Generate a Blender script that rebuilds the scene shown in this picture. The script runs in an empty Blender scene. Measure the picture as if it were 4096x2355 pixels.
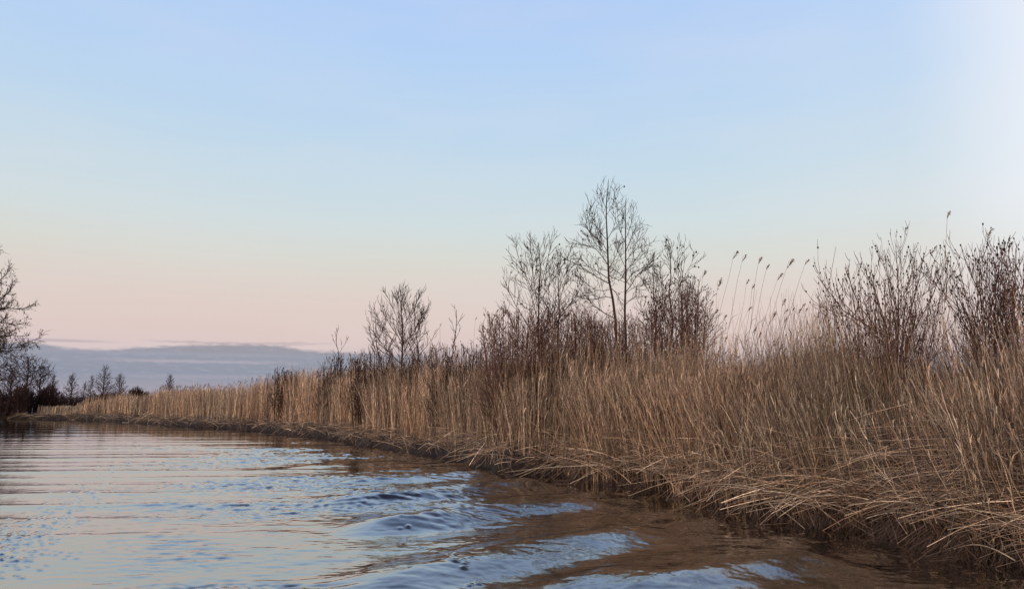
import bpy, math, random
import numpy as np
from mathutils import Vector

# ------------------------------------------------------------------ camera
scn = bpy.context.scene
COL = scn.collection
CAM_H = 1.7
F = 3000.0                       # focal length in photograph pixels (photo 4096 x 2355)
PITCH = math.atan((1615 - 1177.5) / F)
cam_d = bpy.data.cameras.new('camera')
cam = bpy.data.objects.new('camera', cam_d)
COL.objects.link(cam)
cam.location = (0, 0, CAM_H)
cam.rotation_euler = (math.pi / 2 + PITCH, 0, 0)
cam_d.sensor_width = 36.0
cam_d.lens = 36.0 * F / 4096.0
cam_d.clip_start = 0.1
cam_d.clip_end = 6000
scn.camera = cam

# ------------------------------------------------------------------ view / exposure
scn.view_settings.view_transform = 'Standard'
scn.view_settings.look = 'None'
scn.view_settings.exposure = 0.0
scn.view_settings.gamma = 1.0
scn.cycles.max_bounces = 6
scn.cycles.diffuse_bounces = 1
scn.cycles.glossy_bounces = 3


def lin(r, g, b):
    def f(c):
        c /= 255.0
        return c / 12.92 if c <= 0.04045 else ((c + 0.055) / 1.055) ** 2.4
    return (f(r), f(g), f(b), 1.0)


# ------------------------------------------------------------------ world: twilight sky
SUN_EL = math.radians(5)
SUN_AZ = math.radians(205)       # behind the camera
world = bpy.data.worlds.new('World')
scn.world = world
world.use_nodes = True
nt = world.node_tree
nt.nodes.clear()
N = nt.nodes.new
Lk = nt.links.new


def mth(op, a, b=None, c=None, clamp=False):
    n = N('ShaderNodeMath')
    n.operation = op
    n.use_clamp = clamp
    for i, v in enumerate((a, b, c)):
        if v is None:
            continue
        if isinstance(v, (int, float)):
            n.inputs[i].default_value = v
        else:
            Lk(v, n.inputs[i])
    return n.outputs[0]


def sstep(v, lo, hi):
    n = N('ShaderNodeMapRange')
    n.interpolation_type = 'SMOOTHSTEP'
    Lk(v, n.inputs[0])
    n.inputs[1].default_value = lo
    n.inputs[2].default_value = hi
    return n.outputs[0]


def mixc(f, a, b):
    n = N('ShaderNodeMix')
    n.data_type = 'RGBA'
    Lk(f, n.inputs[0])
    for s, v in ((6, a), (7, b)):
        if isinstance(v, tuple):
            n.inputs[s].default_value = v
        else:
            Lk(v, n.inputs[s])
    return n.outputs[2]


def ramp(f, stops):
    n = N('ShaderNodeValToRGB')
    e = n.color_ramp.elements
    while len(e) > 1:
        e.remove(e[-1])
    e[0].position, e[0].color = stops[0]
    for p, c in stops[1:]:
        q = e.new(p)
        q.color = c
    Lk(f, n.inputs[0])
    return n.outputs[0]


tc = N('ShaderNodeTexCoord')
sp = N('ShaderNodeSeparateXYZ')
Lk(tc.outputs['Generated'], sp.inputs[0])
X, Y, Z = sp.outputs
el = mth('MULTIPLY', mth('ARCSINE', Z), 180 / math.pi)           # elevation, degrees
az = mth('MULTIPLY', mth('ARCTAN2', X, Y), 180 / math.pi)        # azimuth from the view axis, degrees
elf = mth('DIVIDE', el, 90.0)
SKY = [(0.0, (172, 165, 186)), (2.0, (188, 178, 194)), (3.6, (214, 194, 196)), (5.0, (219, 198, 194)),
       (7.0, (221, 203, 197)), (9.0, (219, 209, 201)), (11.0, (214, 215, 208)), (13.5, (207, 219, 222)), (17.0, (197, 217, 230)),
       (21.0, (188, 213, 237)), (26.0, (180, 208, 243)), (31.0, (172, 202, 245)), (42.0, (134, 163, 212)),
       (60.0, (78, 104, 156)), (90.0, (50, 74, 126))]
base = ramp(elf, [(d / 90.0, lin(*c)) for d, c in SKY])
cmb3 = N('ShaderNodeCombineXYZ')
Lk(mth('MULTIPLY', az, 0.05), cmb3.inputs[0])
Lk(mth('MULTIPLY', el, 0.22), cmb3.inputs[1])
nz3 = N('ShaderNodeTexNoise')
nz3.inputs['Detail'].default_value = 3
nz3.inputs['Scale'].default_value = 1.0
Lk(cmb3.outputs[0], nz3.inputs['Vector'])
base = mixc(mth('MULTIPLY', sstep(nz3.outputs[0], 0.35, 0.75), 0.16), base, lin(226, 222, 226))
# brighter, paler air towards the right
rgt = mth('MULTIPLY', mth('ADD', mth('MULTIPLY', sstep(az, 27.5, 39.5), 0.9), mth('MULTIPLY', sstep(az, 8.0, 34.0), 0.15)), sstep(el, 2.0, 14.0))
base = mixc(mth('MULTIPLY', rgt, 0.8), base, lin(241, 243, 250))
# cloud bank low over the horizon on the left
cmb = N('ShaderNodeCombineXYZ')
Lk(mth('MULTIPLY', az, 0.12), cmb.inputs[0])
Lk(mth('MULTIPLY', el, 1.6), cmb.inputs[1])
nz = N('ShaderNodeTexNoise')
nz.inputs['Scale'].default_value = 1.0
nz.inputs['Detail'].default_value = 6
nz.inputs['Roughness'].default_value = 0.55
Lk(cmb.outputs[0], nz.inputs['Vector'])
nzf = mth('SUBTRACT', nz.outputs[0], 0.5)
cmb2 = N('ShaderNodeCombineXYZ')
Lk(mth('MULTIPLY', az, 1.1), cmb2.inputs[0])
Lk(mth('MULTIPLY', el, 5.0), cmb2.inputs[1])
nz2 = N('ShaderNodeTexNoise')
nz2.inputs['Detail'].default_value = 5
nz2.inputs['Scale'].default_value = 1.0
Lk(cmb2.outputs[0], nz2.inputs['Vector'])
nzg = mth('SUBTRACT', nz2.outputs[0], 0.5)
azn = mth('DIVIDE', mth('ADD', az, 180.0), 360.0)


def azs(a, v):
    return ((a + 180.0) / 360.0, (v / 10.0, v / 10.0, v / 10.0, 1))


edge = ramp(azn, [azs(-180, 3.2), azs(-60, 3.4), azs(-35, 4.0), azs(-32.5, 4.05), azs(-30.5, 3.72), azs(-28, 3.75),
                  azs(-26.6, 3.95), azs(-24.3, 4.12), azs(-22, 4.32), azs(-17.0, 4.40), azs(-16.6, 4.05),
                  azs(-12, 3.92), azs(-6, 3.8), azs(10, 3.5), azs(60, 3.2), azs(180, 3.0)])
edgev = mth('ADD', mth('ADD', mth('MULTIPLY', edge, 10.0), mth('MULTIPLY', nzf, 0.12)), mth('MULTIPLY', nzg, 0.40))
dd = mth('SUBTRACT', mth('SUBTRACT', edgev, 0.1), el)
hard = sstep(dd, -0.10, 0.20)
soft = sstep(dd, -1.1, 1.3)
rightfade = sstep(az, -14.0, -2.0)
cm = N('ShaderNodeMix')
cm.data_type = 'FLOAT'
Lk(rightfade, cm.inputs[0])
Lk(hard, cm.inputs[2])
Lk(mth('MULTIPLY', soft, 0.75), cm.inputs[3])
ccol = ramp(mth('DIVIDE', el, 5.0), [(0.0, lin(170, 161, 172)), (0.2, lin(161, 157, 171)), (0.42, lin(143, 149, 167)),
                                     (0.66, lin(148, 152, 168)), (0.8, lin(152, 150, 162)), (0.9, lin(168, 158, 167))])
st = sstep(nz.outputs[0], 0.56, 0.72)
ccol = mixc(mth('MULTIPLY', st, 0.4), ccol, lin(180, 170, 182))
ccol = mixc(mth('MULTIPLY', sstep(nz2.outputs[0], 0.5, 0.75), 0.4), ccol, lin(172, 170, 186))
skyc = mixc(cm.outputs[0], base, ccol)
# a thin streak of cloud hanging above the left end of the bank
stk = mth('MULTIPLY', mth('MULTIPLY', sstep(mth('ABSOLUTE', mth('SUBTRACT', mth('ADD', el, mth('MULTIPLY', nzf, 0.2)), 4.12)), 0.16, 0.0),
                          sstep(az, -36, -32)), sstep(az, -26.5, -31))
skyc = mixc(mth('MULTIPLY', stk, 0.55), skyc, lin(168, 156, 170))
def streak(a0, a1, b1, b0, elc, hw, f, colr, tilt=0.0):
    global skyc
    e_ = mth('ADD', mth('ADD', el, mth('MULTIPLY', nzg, 0.35)), mth('MULTIPLY', az, tilt))
    k_ = sstep(mth('ABSOLUTE', mth('SUBTRACT', e_, elc)), hw, 0.0)
    k_ = mth('MULTIPLY', mth('MULTIPLY', k_, sstep(az, a0, a1)), sstep(az, b0, b1))
    skyc = mixc(mth('MULTIPLY', k_, f), skyc, colr)


streak(-31, -25, -21, -14, 2.95, 0.16, 0.55, lin(190, 178, 188))
streak(-30, -24, -18, -12, 1.9, 0.25, 0.35, lin(176, 170, 186))
streak(-36, -28, -20, -12, 3.45, 0.20, 0.30, lin(170, 168, 184))
streak(-19, -17, -15, -12, 4.42, 0.10, 0.55, lin(186, 170, 178))
streak(-14, -10, -4, 2, 4.1, 0.14, 0.30, lin(196, 178, 186))
streak(-27, -24, -17, -14, 4.3, 0.14, 0.4, lin(152, 146, 158))
# warm afterglow on the sun's side (behind the camera)
sd = (math.sin(SUN_AZ), math.cos(SUN_AZ))
dots = mth('ADD', mth('MULTIPLY', X, sd[0]), mth('MULTIPLY', Y, sd[1]))
glow = mth('MULTIPLY', sstep(dots, 0.1, 1.0), sstep(el, 55.0, 0.0))
skyc = mixc(mth('MULTIPLY', glow, 0.9), skyc, (1.5, 1.0, 0.62, 1))
nish = N('ShaderNodeTexSky')
nish.sky_type = 'NISHITA'
nish.sun_disc = False
nish.sun_elevation = SUN_EL
nish.sun_rotation = SUN_AZ
bgA = N('ShaderNodeBackground')
Lk(skyc, bgA.inputs[0])
bgA.inputs[1].default_value = 1.0
bgB = N('ShaderNodeBackground')
Lk(nish.outputs[0], bgB.inputs[0])
bgB.inputs[1].default_value = 0.006
addn = N('ShaderNodeAddShader')
Lk(bgA.outputs[0], addn.inputs[0])
Lk(bgB.outputs[0], addn.inputs[1])
wo = N('ShaderNodeOutputWorld')
Lk(addn.outputs[0], wo.inputs[0])

sun_d = bpy.data.lights.new('sun', 'SUN')
sun_d.energy = 1.2
sun_d.angle = math.radians(12)
sun_d.color = (1.0, 0.72, 0.52)
sun = bpy.data.objects.new('sun', sun_d)
COL.objects.link(sun)
sdir = Vector((math.sin(SUN_AZ) * math.cos(SUN_EL), math.cos(SUN_AZ) * math.cos(SUN_EL), math.sin(SUN_EL) + 0.12))
sun.rotation_euler = sdir.to_track_quat('Z', 'Y').to_euler()
sun.location = (-10, -20, 15)

# ------------------------------------------------------------------ helpers
rng = np.random.default_rng(7)
random.seed(11)
cp, sp_ = math.cos(PITCH), math.sin(PITCH)


def px_dir(x, y):
    u = (x - 2048.0) / F
    v = -(y - 1177.5) / F
    return (u, cp - v * sp_, sp_ + v * cp)


def on_water(x, y):
    d = px_dir(x, y)
    k = -CAM_H / d[2]
    return (d[0] * k, d[1] * k)


def at(x, y, D):
    d = px_dir(x, y)
    k = D / d[1]
    return (d[0] * k, D, CAM_H + d[2] * k)


def to_px(Xw, Yw):
    """photograph column of a ground point (approx.)"""
    return 2048 + F * Xw / (np.maximum(Yw, 0.5) * cp + (-CAM_H + 1.5) * sp_)


def tag(o, label=None, cat=None, group=None, kind=None):
    if label: o['label'] = label
    if cat: o['category'] = cat
    if group: o['group'] = group
    if kind: o['kind'] = kind
    return o


def empty(name, loc):
    o = bpy.data.objects.new(name, None)
    o.location = loc
    o.empty_display_size = 0.2
    COL.objects.link(o)
    return o


def mesh_np(name, V, Q, mat, parent=None, col=None, origin=None, smooth=True):
    """V (n,3), Q list of face index arrays (each (m,k))"""
    me = bpy.data.meshes.new(name)
    V = np.asarray(V, dtype=np.float32)
    if origin is not None:
        V = V - np.asarray(origin, dtype=np.float32)
    me.vertices.add(len(V))
    me.vertices.foreach_set('co', V.ravel())
    Q = [q for q in Q if len(q)]
    nl = sum(q.size for q in Q)
    nf = sum(len(q) for q in Q)
    me.loops.add(nl)
    me.polygons.add(nf)
    me.loops.foreach_set('vertex_index', np.concatenate([q.ravel() for q in Q]).astype(np.int32))
    tot = np.concatenate([np.full(len(q), q.shape[1]) for q in Q])
    st_ = np.concatenate([[0], np.cumsum(tot)[:-1]]).astype(np.int32)
    me.polygons.foreach_set('loop_start', st_)
    me.polygons.foreach_set('use_smooth', np.full(nf, smooth))
    if col is not None:
        a = me.color_attributes.new('col', 'FLOAT_COLOR', 'POINT')
        c4 = np.ones((len(V), 4), dtype=np.float32)
        c4[:, :3] = col
        a.data.foreach_set('color', c4.ravel())
    me.update(calc_edges=True)
    me.materials.append(mat)
    o = bpy.data.objects.new(name, me)
    if parent is not None:
        o.parent = parent
    elif origin is not None:
        o.location = origin
    COL.objects.link(o)
    return o


def tubes(P, R, sides=3):
    """P (n,k,3) R (n,k) -> verts, quads"""
    P = np.asarray(P, dtype=np.float64)
    n, k, _ = P.shape
    T = np.gradient(P, axis=1)
    T /= np.linalg.norm(T, axis=2, keepdims=True) + 1e-9
    ref = np.where(np.abs(T[:, :, 2:3]) > 0.8, np.array([[[1.0, 0.13, 0]]]), np.array([[[0.0, 0.1, 1.0]]]))
    ref[:, :, :] = ref[:, :1, :]
    A = np.cross(T, ref)
    A /= np.linalg.norm(A, axis=2, keepdims=True) + 1e-9
    B = np.cross(T, A)
    an = np.arange(sides) * 2 * math.pi / sides
    V = P[:, :, None, :] + R[:, :, None, None] * (A[:, :, None, :] * np.cos(an)[None, None, :, None] + B[:, :, None, :] * np.sin(an)[None, None, :, None])
    V = V.reshape(-1, 3)
    i0 = (np.arange(n) * k * sides)[:, None, None] + (np.arange(k - 1) * sides)[None, :, None]
    j = np.arange(sides)[None, None, :]
    j2 = (j + 1) % sides
    q = np.stack([i0 + j, i0 + j2, i0 + j2 + sides, i0 + j + sides], axis=-1).reshape(-1, 4)
    return V, q


def ribbons(P, W, side):
    """flat blades: P (n,k,3) centre line, W (n,k) half width, side (n,3)"""
    n, k, _ = P.shape
    V = np.stack([P - side[:, None, :] * W[:, :, None], P + side[:, None, :] * W[:, :, None]], axis=2).reshape(-1, 3)
    i0 = (np.arange(n) * k * 2)[:, None] + (np.arange(k - 1) * 2)[None, :]
    q = np.stack([i0, i0 + 1, i0 + 3, i0 + 2], axis=-1).reshape(-1, 4)
    return V, q


class Acc:
    def __init__(self):
        self.V, self.Q, self.C, self.n = [], [], [], 0

    def add(self, V, q, c=None):
        self.V.append(V)
        self.Q.append(q + self.n)
        self.n += len(V)
        if c is not None:
            self.C.append(c)

    def build(self, name, mat, parent=None, origin=None, smooth=True):
        return mesh_np(name, np.concatenate(self.V), self.Q, mat, parent,
                       np.concatenate(self.C) if self.C else None, origin, smooth)


# ------------------------------------------------------------------ materials
def new_mat(name):
    m = bpy.data.materials.new(name)
    m.use_nodes = True
    t = m.node_tree
    b = t.nodes['Principled BSDF']
    return m, t, b


def mat_noise(name, c1, c2, scale, rough=0.85, bump=0.0, detail=5):
    m, t, b = new_mat(name)
    tcn = t.nodes.new('ShaderNodeTexCoord')
    n = t.nodes.new('ShaderNodeTexNoise')
    n.inputs['Scale'].default_value = scale
    n.inputs['Detail'].default_value = detail
    t.links.new(tcn.outputs['Object'], n.inputs['Vector'])
    r = t.nodes.new('ShaderNodeValToRGB')
    r.color_ramp.elements[0].position = 0.35
    r.color_ramp.elements[1].position = 0.65
    r.color_ramp.elements[0].color = (*c1, 1)
    r.color_ramp.elements[1].color = (*c2, 1)
    t.links.new(n.outputs[0], r.inputs[0])
    t.links.new(r.outputs[0], b.inputs['Base Color'])
    b.inputs['Roughness'].default_value = rough
    b.inputs['Specular IOR Level'].default_value = 0.25
    if bump:
        bp = t.nodes.new('ShaderNodeBump')
        bp.inputs['Strength'].default_value = bump
        t.links.new(n.outputs[0], bp.inputs['Height'])
        t.links.new(bp.outputs[0], b.inputs['Normal'])
    return m


def mat_attr(name, rough=0.6, noise=14.0, amt=0.35):
    """colour from the per-stem attribute, broken up by a fine noise"""
    m, t, b = new_mat(name)
    a = t.nodes.new('ShaderNodeAttribute')
    a.attribute_name = 'col'
    tcn = t.nodes.new('ShaderNodeTexCoord')
    n = t.nodes.new('ShaderNodeTexNoise')
    n.inputs['Scale'].default_value = noise
    n.inputs['Detail'].default_value = 3
    t.links.new(tcn.outputs['Object'], n.inputs['Vector'])
    mr = t.nodes.new('ShaderNodeMapRange')
    mr.inputs[1].default_value = 0.3
    mr.inputs[2].default_value = 0.7
    mr.inputs[3].default_value = 1 - amt
    mr.inputs[4].default_value = 1 + amt
    t.links.new(n.outputs[0], mr.inputs[0])
    vm = t.nodes.new('ShaderNodeVectorMath')
    vm.operation = 'SCALE'
    t.links.new(a.outputs['Color'], vm.inputs[0])
    t.links.new(mr.outputs[0], vm.inputs['Scale'])
    t.links.new(vm.outputs[0], b.inputs['Base Color'])
    b.inputs['Roughness'].default_value = rough
    b.inputs['Specular IOR Level'].default_value = 0.3
    return m


M_reed = mat_attr('dry reed')
M_litter = mat_attr('fallen reed straw', 0.55)
M_bark = mat_noise('grey brown bark', (0.035, 0.022, 0.018), (0.075, 0.05, 0.04), 9, 0.85, 0.3)
M_twig = mat_noise('twig bark', (0.04, 0.022, 0.018), (0.08, 0.045, 0.035), 5, 0.8)
M_twigred = mat_noise('red brown twig bark', (0.08, 0.04, 0.032), (0.17, 0.09, 0.07), 6, 0.75)
M_fartwig = mat_noise('far twig bark', (0.035, 0.02, 0.02), (0.06, 0.034, 0.034), 1.5, 0.9)
M_cone = mat_noise('dark alder cone', (0.012, 0.009, 0.008), (0.03, 0.02, 0.015), 30, 0.9)
M_plume = mat_noise('reed plume', (0.17, 0.12, 0.09), (0.32, 0.23, 0.175), 25, 0.95)
M_mud = mat_noise('wet peat and mud', (0.012, 0.008, 0.006), (0.04, 0.027, 0.018), 2.5, 0.7, 0.6, 8)

# ------------------------------------------------------------------ river bank line
BANK_PX = [(4096, 2262), (3900, 2222), (3722, 2190), (3550, 2146), (3428, 2122), (3290, 2112), (3135, 2087), (3010, 2066),
           (2900, 2046), (2770, 2006), (2639, 1972), (2520, 1956), (2404, 1938), (2310, 1920), (2228, 1905), (2080, 1898), (1935, 1884),
           (1880, 1862), (1800, 1834), (1700, 1822), (1600, 1806), (1522, 1792), (1430, 1778), (1341, 1758), (1211, 1746),
           (1055, 1725), (900, 1712), (726, 1703), (519, 1687), (390, 1681), (260, 1677), (120, 1675), (0, 1674)]
bank = [on_water(*p) for p in BANK_PX]
bank = [(9.5, -14.0), (8.2, -6.0), (7.2, 1.0), (6.3, 5.0)] + bank + [(-75, 84), (-110, 78), (-170, 60), (-320, 40)]
bank = np.array(bank)
# resample evenly + small natural wobble
seg = np.linalg.norm(np.diff(bank, axis=0), axis=1)
S = np.concatenate([[0], np.cumsum(seg)])
NB = 900
# finer near the camera
sb = S[-1] * (np.linspace(0, 1, NB) ** 1.6)
bx = np.interp(sb, S, bank[:, 0])
by = np.interp(sb, S, bank[:, 1])
bx += 0.10 * np.sin(sb * 2.1) + 0.06 * np.sin(sb * 5.3 + 1) + 0.03 * np.sin(sb * 11.0)
by += 0.07 * np.sin(sb * 1.7 + 2) + 0.04 * np.sin(sb * 6.1)
BK = np.stack([bx, by], 1)
TT = np.gradient(BK, axis=0)
TT /= np.linalg.norm(TT, axis=1, keepdims=True)
NN = np.stack([TT[:, 1], -TT[:, 0]], 1)       # inland side (right of travel)


def sdist(P):
    """signed distance to the bank, + inland"""
    out = np.empty(len(P))
    for i in range(0, len(P), 4000):
        p = P[i:i + 4000]
        d2 = ((p[:, None, :] - BK[None, :, :]) ** 2).sum(2)
        k = d2.argmin(1)
        v = p - BK[k]
        sg = np.sign((v * NN[k]).sum(1) + 1e-9)
        out[i:i + 4000] = np.sqrt(d2[np.arange(len(p)), k]) * sg
    return out


def ground_z(d, x, y):
    z = np.interp(d, [-6, -1.5, -0.2, 0.28, 0.36, 0.55, 1.6, 6], [-1.6, -0.7, -0.30, -0.06, 0.30, 0.45, 0.52, 0.55])
    z = z + np.where(d > 0, 0.05 * np.sin(x * 3.1 + y) * np.sin(y * 2.3) + 0.03 * np.sin(x * 7 + 2 * y), 0) * np.clip(d, 0, 1)
    return z


# ------------------------------------------------------------------ ground: one polar sheet to the horizon
nr, na = 420, 620
rr = np.concatenate([[0.0], 1.5 * (3500 / 1.5) ** (np.linspace(0, 1, nr - 1) ** 1.35)])
aa = np.linspace(0, 2 * math.pi, na, endpoint=False)
gx = rr[:, None] * np.sin(aa)[None]
gy = rr[:, None] * np.cos(aa)[None]
gp = np.stack([gx.ravel(), gy.ravel()], 1)
gd = sdist(gp)
gz = ground_z(gd, gp[:, 0], gp[:, 1])
gi = np.arange(nr - 1)[:, None] * na
gj = np.arange(na)[None]
q = np.stack([gi + gj, gi + (gj + 1) % na, gi + na + (gj + 1) % na, gi + na + gj], -1).reshape(-1, 4)[:, ::-1]
ground = mesh_np('ground', np.concatenate([gp, gz[:, None]], 1), [q], M_mud)
tag(ground, kind='structure')

# ------------------------------------------------------------------ water
def vnoise(x, y, seed=0):
    """smooth value noise in numpy"""
    r = np.random.default_rng(seed)
    tab = r.random(4096)
    xi = np.floor(x).astype(np.int64)
    yi = np.floor(y).astype(np.int64)
    fx, fy = x - xi, y - yi
    fx = fx * fx * (3 - 2 * fx)
    fy = fy * fy * (3 - 2 * fy)

    def h(a, b):
        return tab[(a * 73 + b * 157 + (a * b) * 13) & 4095]
    return (h(xi, yi) * (1 - fx) + h(xi + 1, yi) * fx) * (1 - fy) + (h(xi, yi + 1) * (1 - fx) + h(xi + 1, yi + 1) * fx) * fy


def fbm(x, y, seed=0, o=3):
    s, a, t = 0, 1, 0
    for k in range(o):
        s = s + a * vnoise(x * 2 ** k + 17 * k, y * 2 ** k - 9 * k, seed + k)
        t += a
        a *= 0.5
    return s / t


def ss(x, a, b):
    t = np.clip((x - a) / (b - a), 0, 1)
    return t * t * (3 - 2 * t)


# crests of the boat's wake running in to the right bank: near flank line, height, near and far width
WAKE = [([(1300, 2430), (1650, 2362), (1876, 2306), (2111, 2244), (2345, 2200), (2560, 2155), (2700, 2120)], 0.105, 0.55, 0.6),
        ([(1350, 2160), (1700, 2118), (1935, 2078), (2228, 2056), (2400, 2035), (2500, 2010)], 0.150, 0.58, 0.65),
        ([(1250, 2040), (1500, 2020), (1700, 2000), (1817, 1984), (1935, 1964), (2110, 1950), (2250, 1940)], 0.140, 0.58, 0.7),
        ([(1300, 1940), (1500, 1935), (1700, 1926), (1847, 1911), (2060, 1900)], 0.11, 0.58, 0.7),
        ([(1100, 1880), (1300, 1872), (1500, 1864), (1700, 1852)], 0.055, 0.6, 0.8),
        ([(2200, 2420), (2600, 2375), (3000, 2320), (3252, 2275), (3420, 2225)], 0.145, 0.52, 0.6)]


def wave_height(x, y):
    r = np.hypot(x, y)
    px = to_px(x, y)
    z = np.zeros_like(x)
    # boat wake: long smooth swell running to the right bank
    wx = x + 0.3 * (fbm(x * 0.35, y * 0.35, 3) - 0.5) * 2
    wy = y + 0.5 * (fbm(x * 0.30, y * 0.30, 5) - 0.5) * 2
    k1 = (-0.62, 0.78)
    ph = wx * k1[0] + wy * k1[1]
    right = ss(px, 1150, 2000) * (1 - ss(r, 20, 34))
    z += right * (0.014 * np.sin(ph * 2 * math.pi / 1.3 - 0.42) + 0.006 * np.sin(ph * 2 * math.pi / 0.83 + 2 + x))
    for pl_, A_, sn, sf in WAKE:
        pts = np.array([on_water(*p) for p in pl_])
        tq = np.linspace(0, len(pts) - 1, 40)
        pts = np.stack([np.interp(tq, np.arange(len(pts)), pts[:, i]) for i in (0, 1)], 1)
        for _ in range(14):
            pts[1:-1] = (pts[:-2] + pts[1:-1] * 2 + pts[2:]) / 4
        m = np.where((x > pts[:, 0].min() - 2.5) & (x < pts[:, 0].max() + 2.5) & (y > pts[:, 1].min() - 3) & (y < pts[:, 1].max() + 3))[0]
        wbx = x[m] + 0.35 * (fbm(x[m] * 0.8, y[m] * 0.8, 71, 2) - 0.5)
        wby = y[m] + 0.45 * (fbm(x[m] * 0.9 + 4, y[m] * 0.9, 72, 2) - 0.5)
        best = np.full(len(m), 1e9)
        sd_ = np.zeros(len(m))
        al = np.zeros(len(m))
        tot = np.concatenate([[0], np.cumsum(np.linalg.norm(np.diff(pts, axis=0), axis=1))])
        for i in range(len(pts) - 1):
            e = pts[i + 1] - pts[i]
            l = np.linalg.norm(e)
            e = e / l
            u = np.clip((wbx - pts[i, 0]) * e[0] + (wby - pts[i, 1]) * e[1], 0, l)
            dx, dy = wbx - pts[i, 0] - e[0] * u, wby - pts[i, 1] - e[1] * u
            d2 = dx * dx + dy * dy
            k = d2 < best
            best = np.where(k, d2, best)
            sd_ = np.where(k, np.sqrt(d2) * np.sign(-dx * e[1] + dy * e[0]), sd_)
            al = np.where(k, tot[i] + u, al)
        w = ss(al, 0, 1.3) * (1 - ss(al, tot[-1] - 0.8, tot[-1]))
        q_ = sd_ - sn * 0.75
        z[m] += A_ * w * np.exp(-(q_ / np.where(q_ < 0, sn, sf)) ** 2)
    z += right * (0.012 * (fbm(x * 2.6 + 0.8 * y, y * 3.2, 61, 2) - 0.5) + 0.0075 * (fbm(x * 7 - 2 * y, y * 9 + x, 63, 2) - 0.5)
                  + 0.0028 * (fbm(x * 19 - 5 * y, y * 22 + 3 * x, 67, 2) - 0.5))
    # long thin ridges across the left of the river
    left = 1 - ss(px, 800, 1900)
    k2 = (-0.10, 0.995)
    ph = (x * k2[0] + y * k2[1]) + 0.25 * (fbm(x * 0.2, y * 0.4, 8) - 0.5)
    lam = 1.62
    cyc = (ph / lam) % 1.0
    ridge = np.exp(-((cyc - 0.5) / np.where(cyc < 0.5, 0.26, 0.11)) ** 2)
    fall = ss(r, 9, 14) * (1 - ss(r, 34, 60))
    z += left * fall * 0.026 * ridge * (0.5 + 0.9 * fbm(x * 0.15, y * 0.8, 21))
    z += (1 - left * 0.6) * 0.006 * np.sin(ph * 2 * math.pi / 2.3 + fbm(x * .3, y * .3, 2) * 4) * (1 - ss(r, 30, 60))
    # low wide undulation
    z += 0.012 * np.sin(ph * 2 * math.pi / 5.1 + 1.3) * (1 - 0.5 * right)
    # wind ripples in patches
    patch = ss(fbm(x * 0.22, y * 0.42 + 3, 31, 3), 0.44, 0.66)
    mid = ss(px, 300, 1100) * (1 - ss(px, 1300, 2500))
    msk = (0.16 + 0.80 * patch) * mid * (1 - ss(r, 26, 60) * 0.8) + 0.10 * (1 - mid) * (1 - right * 0.8)
    chop = (fbm(x * 3.2 + 0.5 * y, y * 8.5 - x * 0.8, 40, 3) - 0.5) * 0.080 + (fbm(x * 7.0 + y, y * 15.0, 50, 2) - 0.5) * 0.032 + (fbm(x * 1.2, y * 3.5, 47, 2) - 0.5) * 0.03
    z += msk * chop
    return z


def dots(trail, n, spread, seed):
    """small cusped wavelets strung along a wake line"""
    r = np.random.default_rng(seed)
    t = np.array([on_water(*p) for p in trail])
    u = r.random(n) * (len(t) - 1)
    i = np.minimum(u.astype(int), len(t) - 2)
    f = (u - i)[:, None]
    c = t[i] * (1 - f) + t[i + 1] * f
    return c + r.normal(0, 1, (n, 2)) * spread


nrw, naw = 1000, 1250
rw = np.concatenate([[1.2, 2.0, 2.8], 3.4 * (130 / 3.4) ** np.linspace(0, 1, nrw - 7), [220, 500, 1400, 3400]])
aw = np.radians(np.linspace(-41, 41, naw))
wx_ = (rw[:, None] * np.sin(aw)[None])
wy_ = (rw[:, None] * np.cos(aw)[None])
wz_ = wave_height(wx_.ravel(), wy_.ravel()).reshape(wx_.shape)
fade = 1 - ss(rw, 70, 120)
edge_f = ss(np.degrees(aw), -41, -39) * (1 - ss(np.degrees(aw), 39, 41))
wz_ *= fade[:, None] * edge_f[None]
D1 = dots([(480, 1760), (520, 1840), (430, 1880), (380, 1950), (300, 2010), (210, 2080), (110, 2130), (30, 2200), (20, 2280)], 850, (0.26, 0.36), 5)
D2 = dots([(1150, 1865), (1330, 1930), (1370, 1960), (1440, 2000), (1480, 2030), (1640, 2080), (1640, 2130), (1640, 2180),
           (1790, 2220), (1810, 2260), (1850, 2300), (1930, 2350)], 60, (0.05, 0.05), 6)
for c, (lx, ly), h in [(d, (0.028, 0.030), 0.014) for d in D1] + [(d, (0.032, 0.03), 0.014) for d in D2]:
    r0 = math.hypot(*c)
    a0 = math.atan2(c[0], c[1])
    i0, i1 = np.searchsorted(rw, [r0 - 0.16, r0 + 0.16])
    j0, j1 = np.searchsorted(aw, [a0 - 0.16 / r0, a0 + 0.16 / r0])
    if i0 < 1 or j1 <= j0 or r0 > 60:
        continue
    xx, yy = wx_[i0:i1, j0:j1], wy_[i0:i1, j0:j1]
    wz_[i0:i1, j0:j1] += h * np.exp(-((xx - c[0]) / lx) ** 2 - ((yy - c[1]) / ly) ** 2)
wi = np.arange(len(rw) - 1)[:, None] * naw
wj = np.arange(naw - 1)[None]
q = np.stack([wi + wj, wi + naw + wj, wi + naw + wj + 1, wi + wj + 1], -1).reshape(-1, 4)[:, ::-1]
VW = np.stack([wx_, wy_, wz_], -1).reshape(-1, 3)
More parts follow.
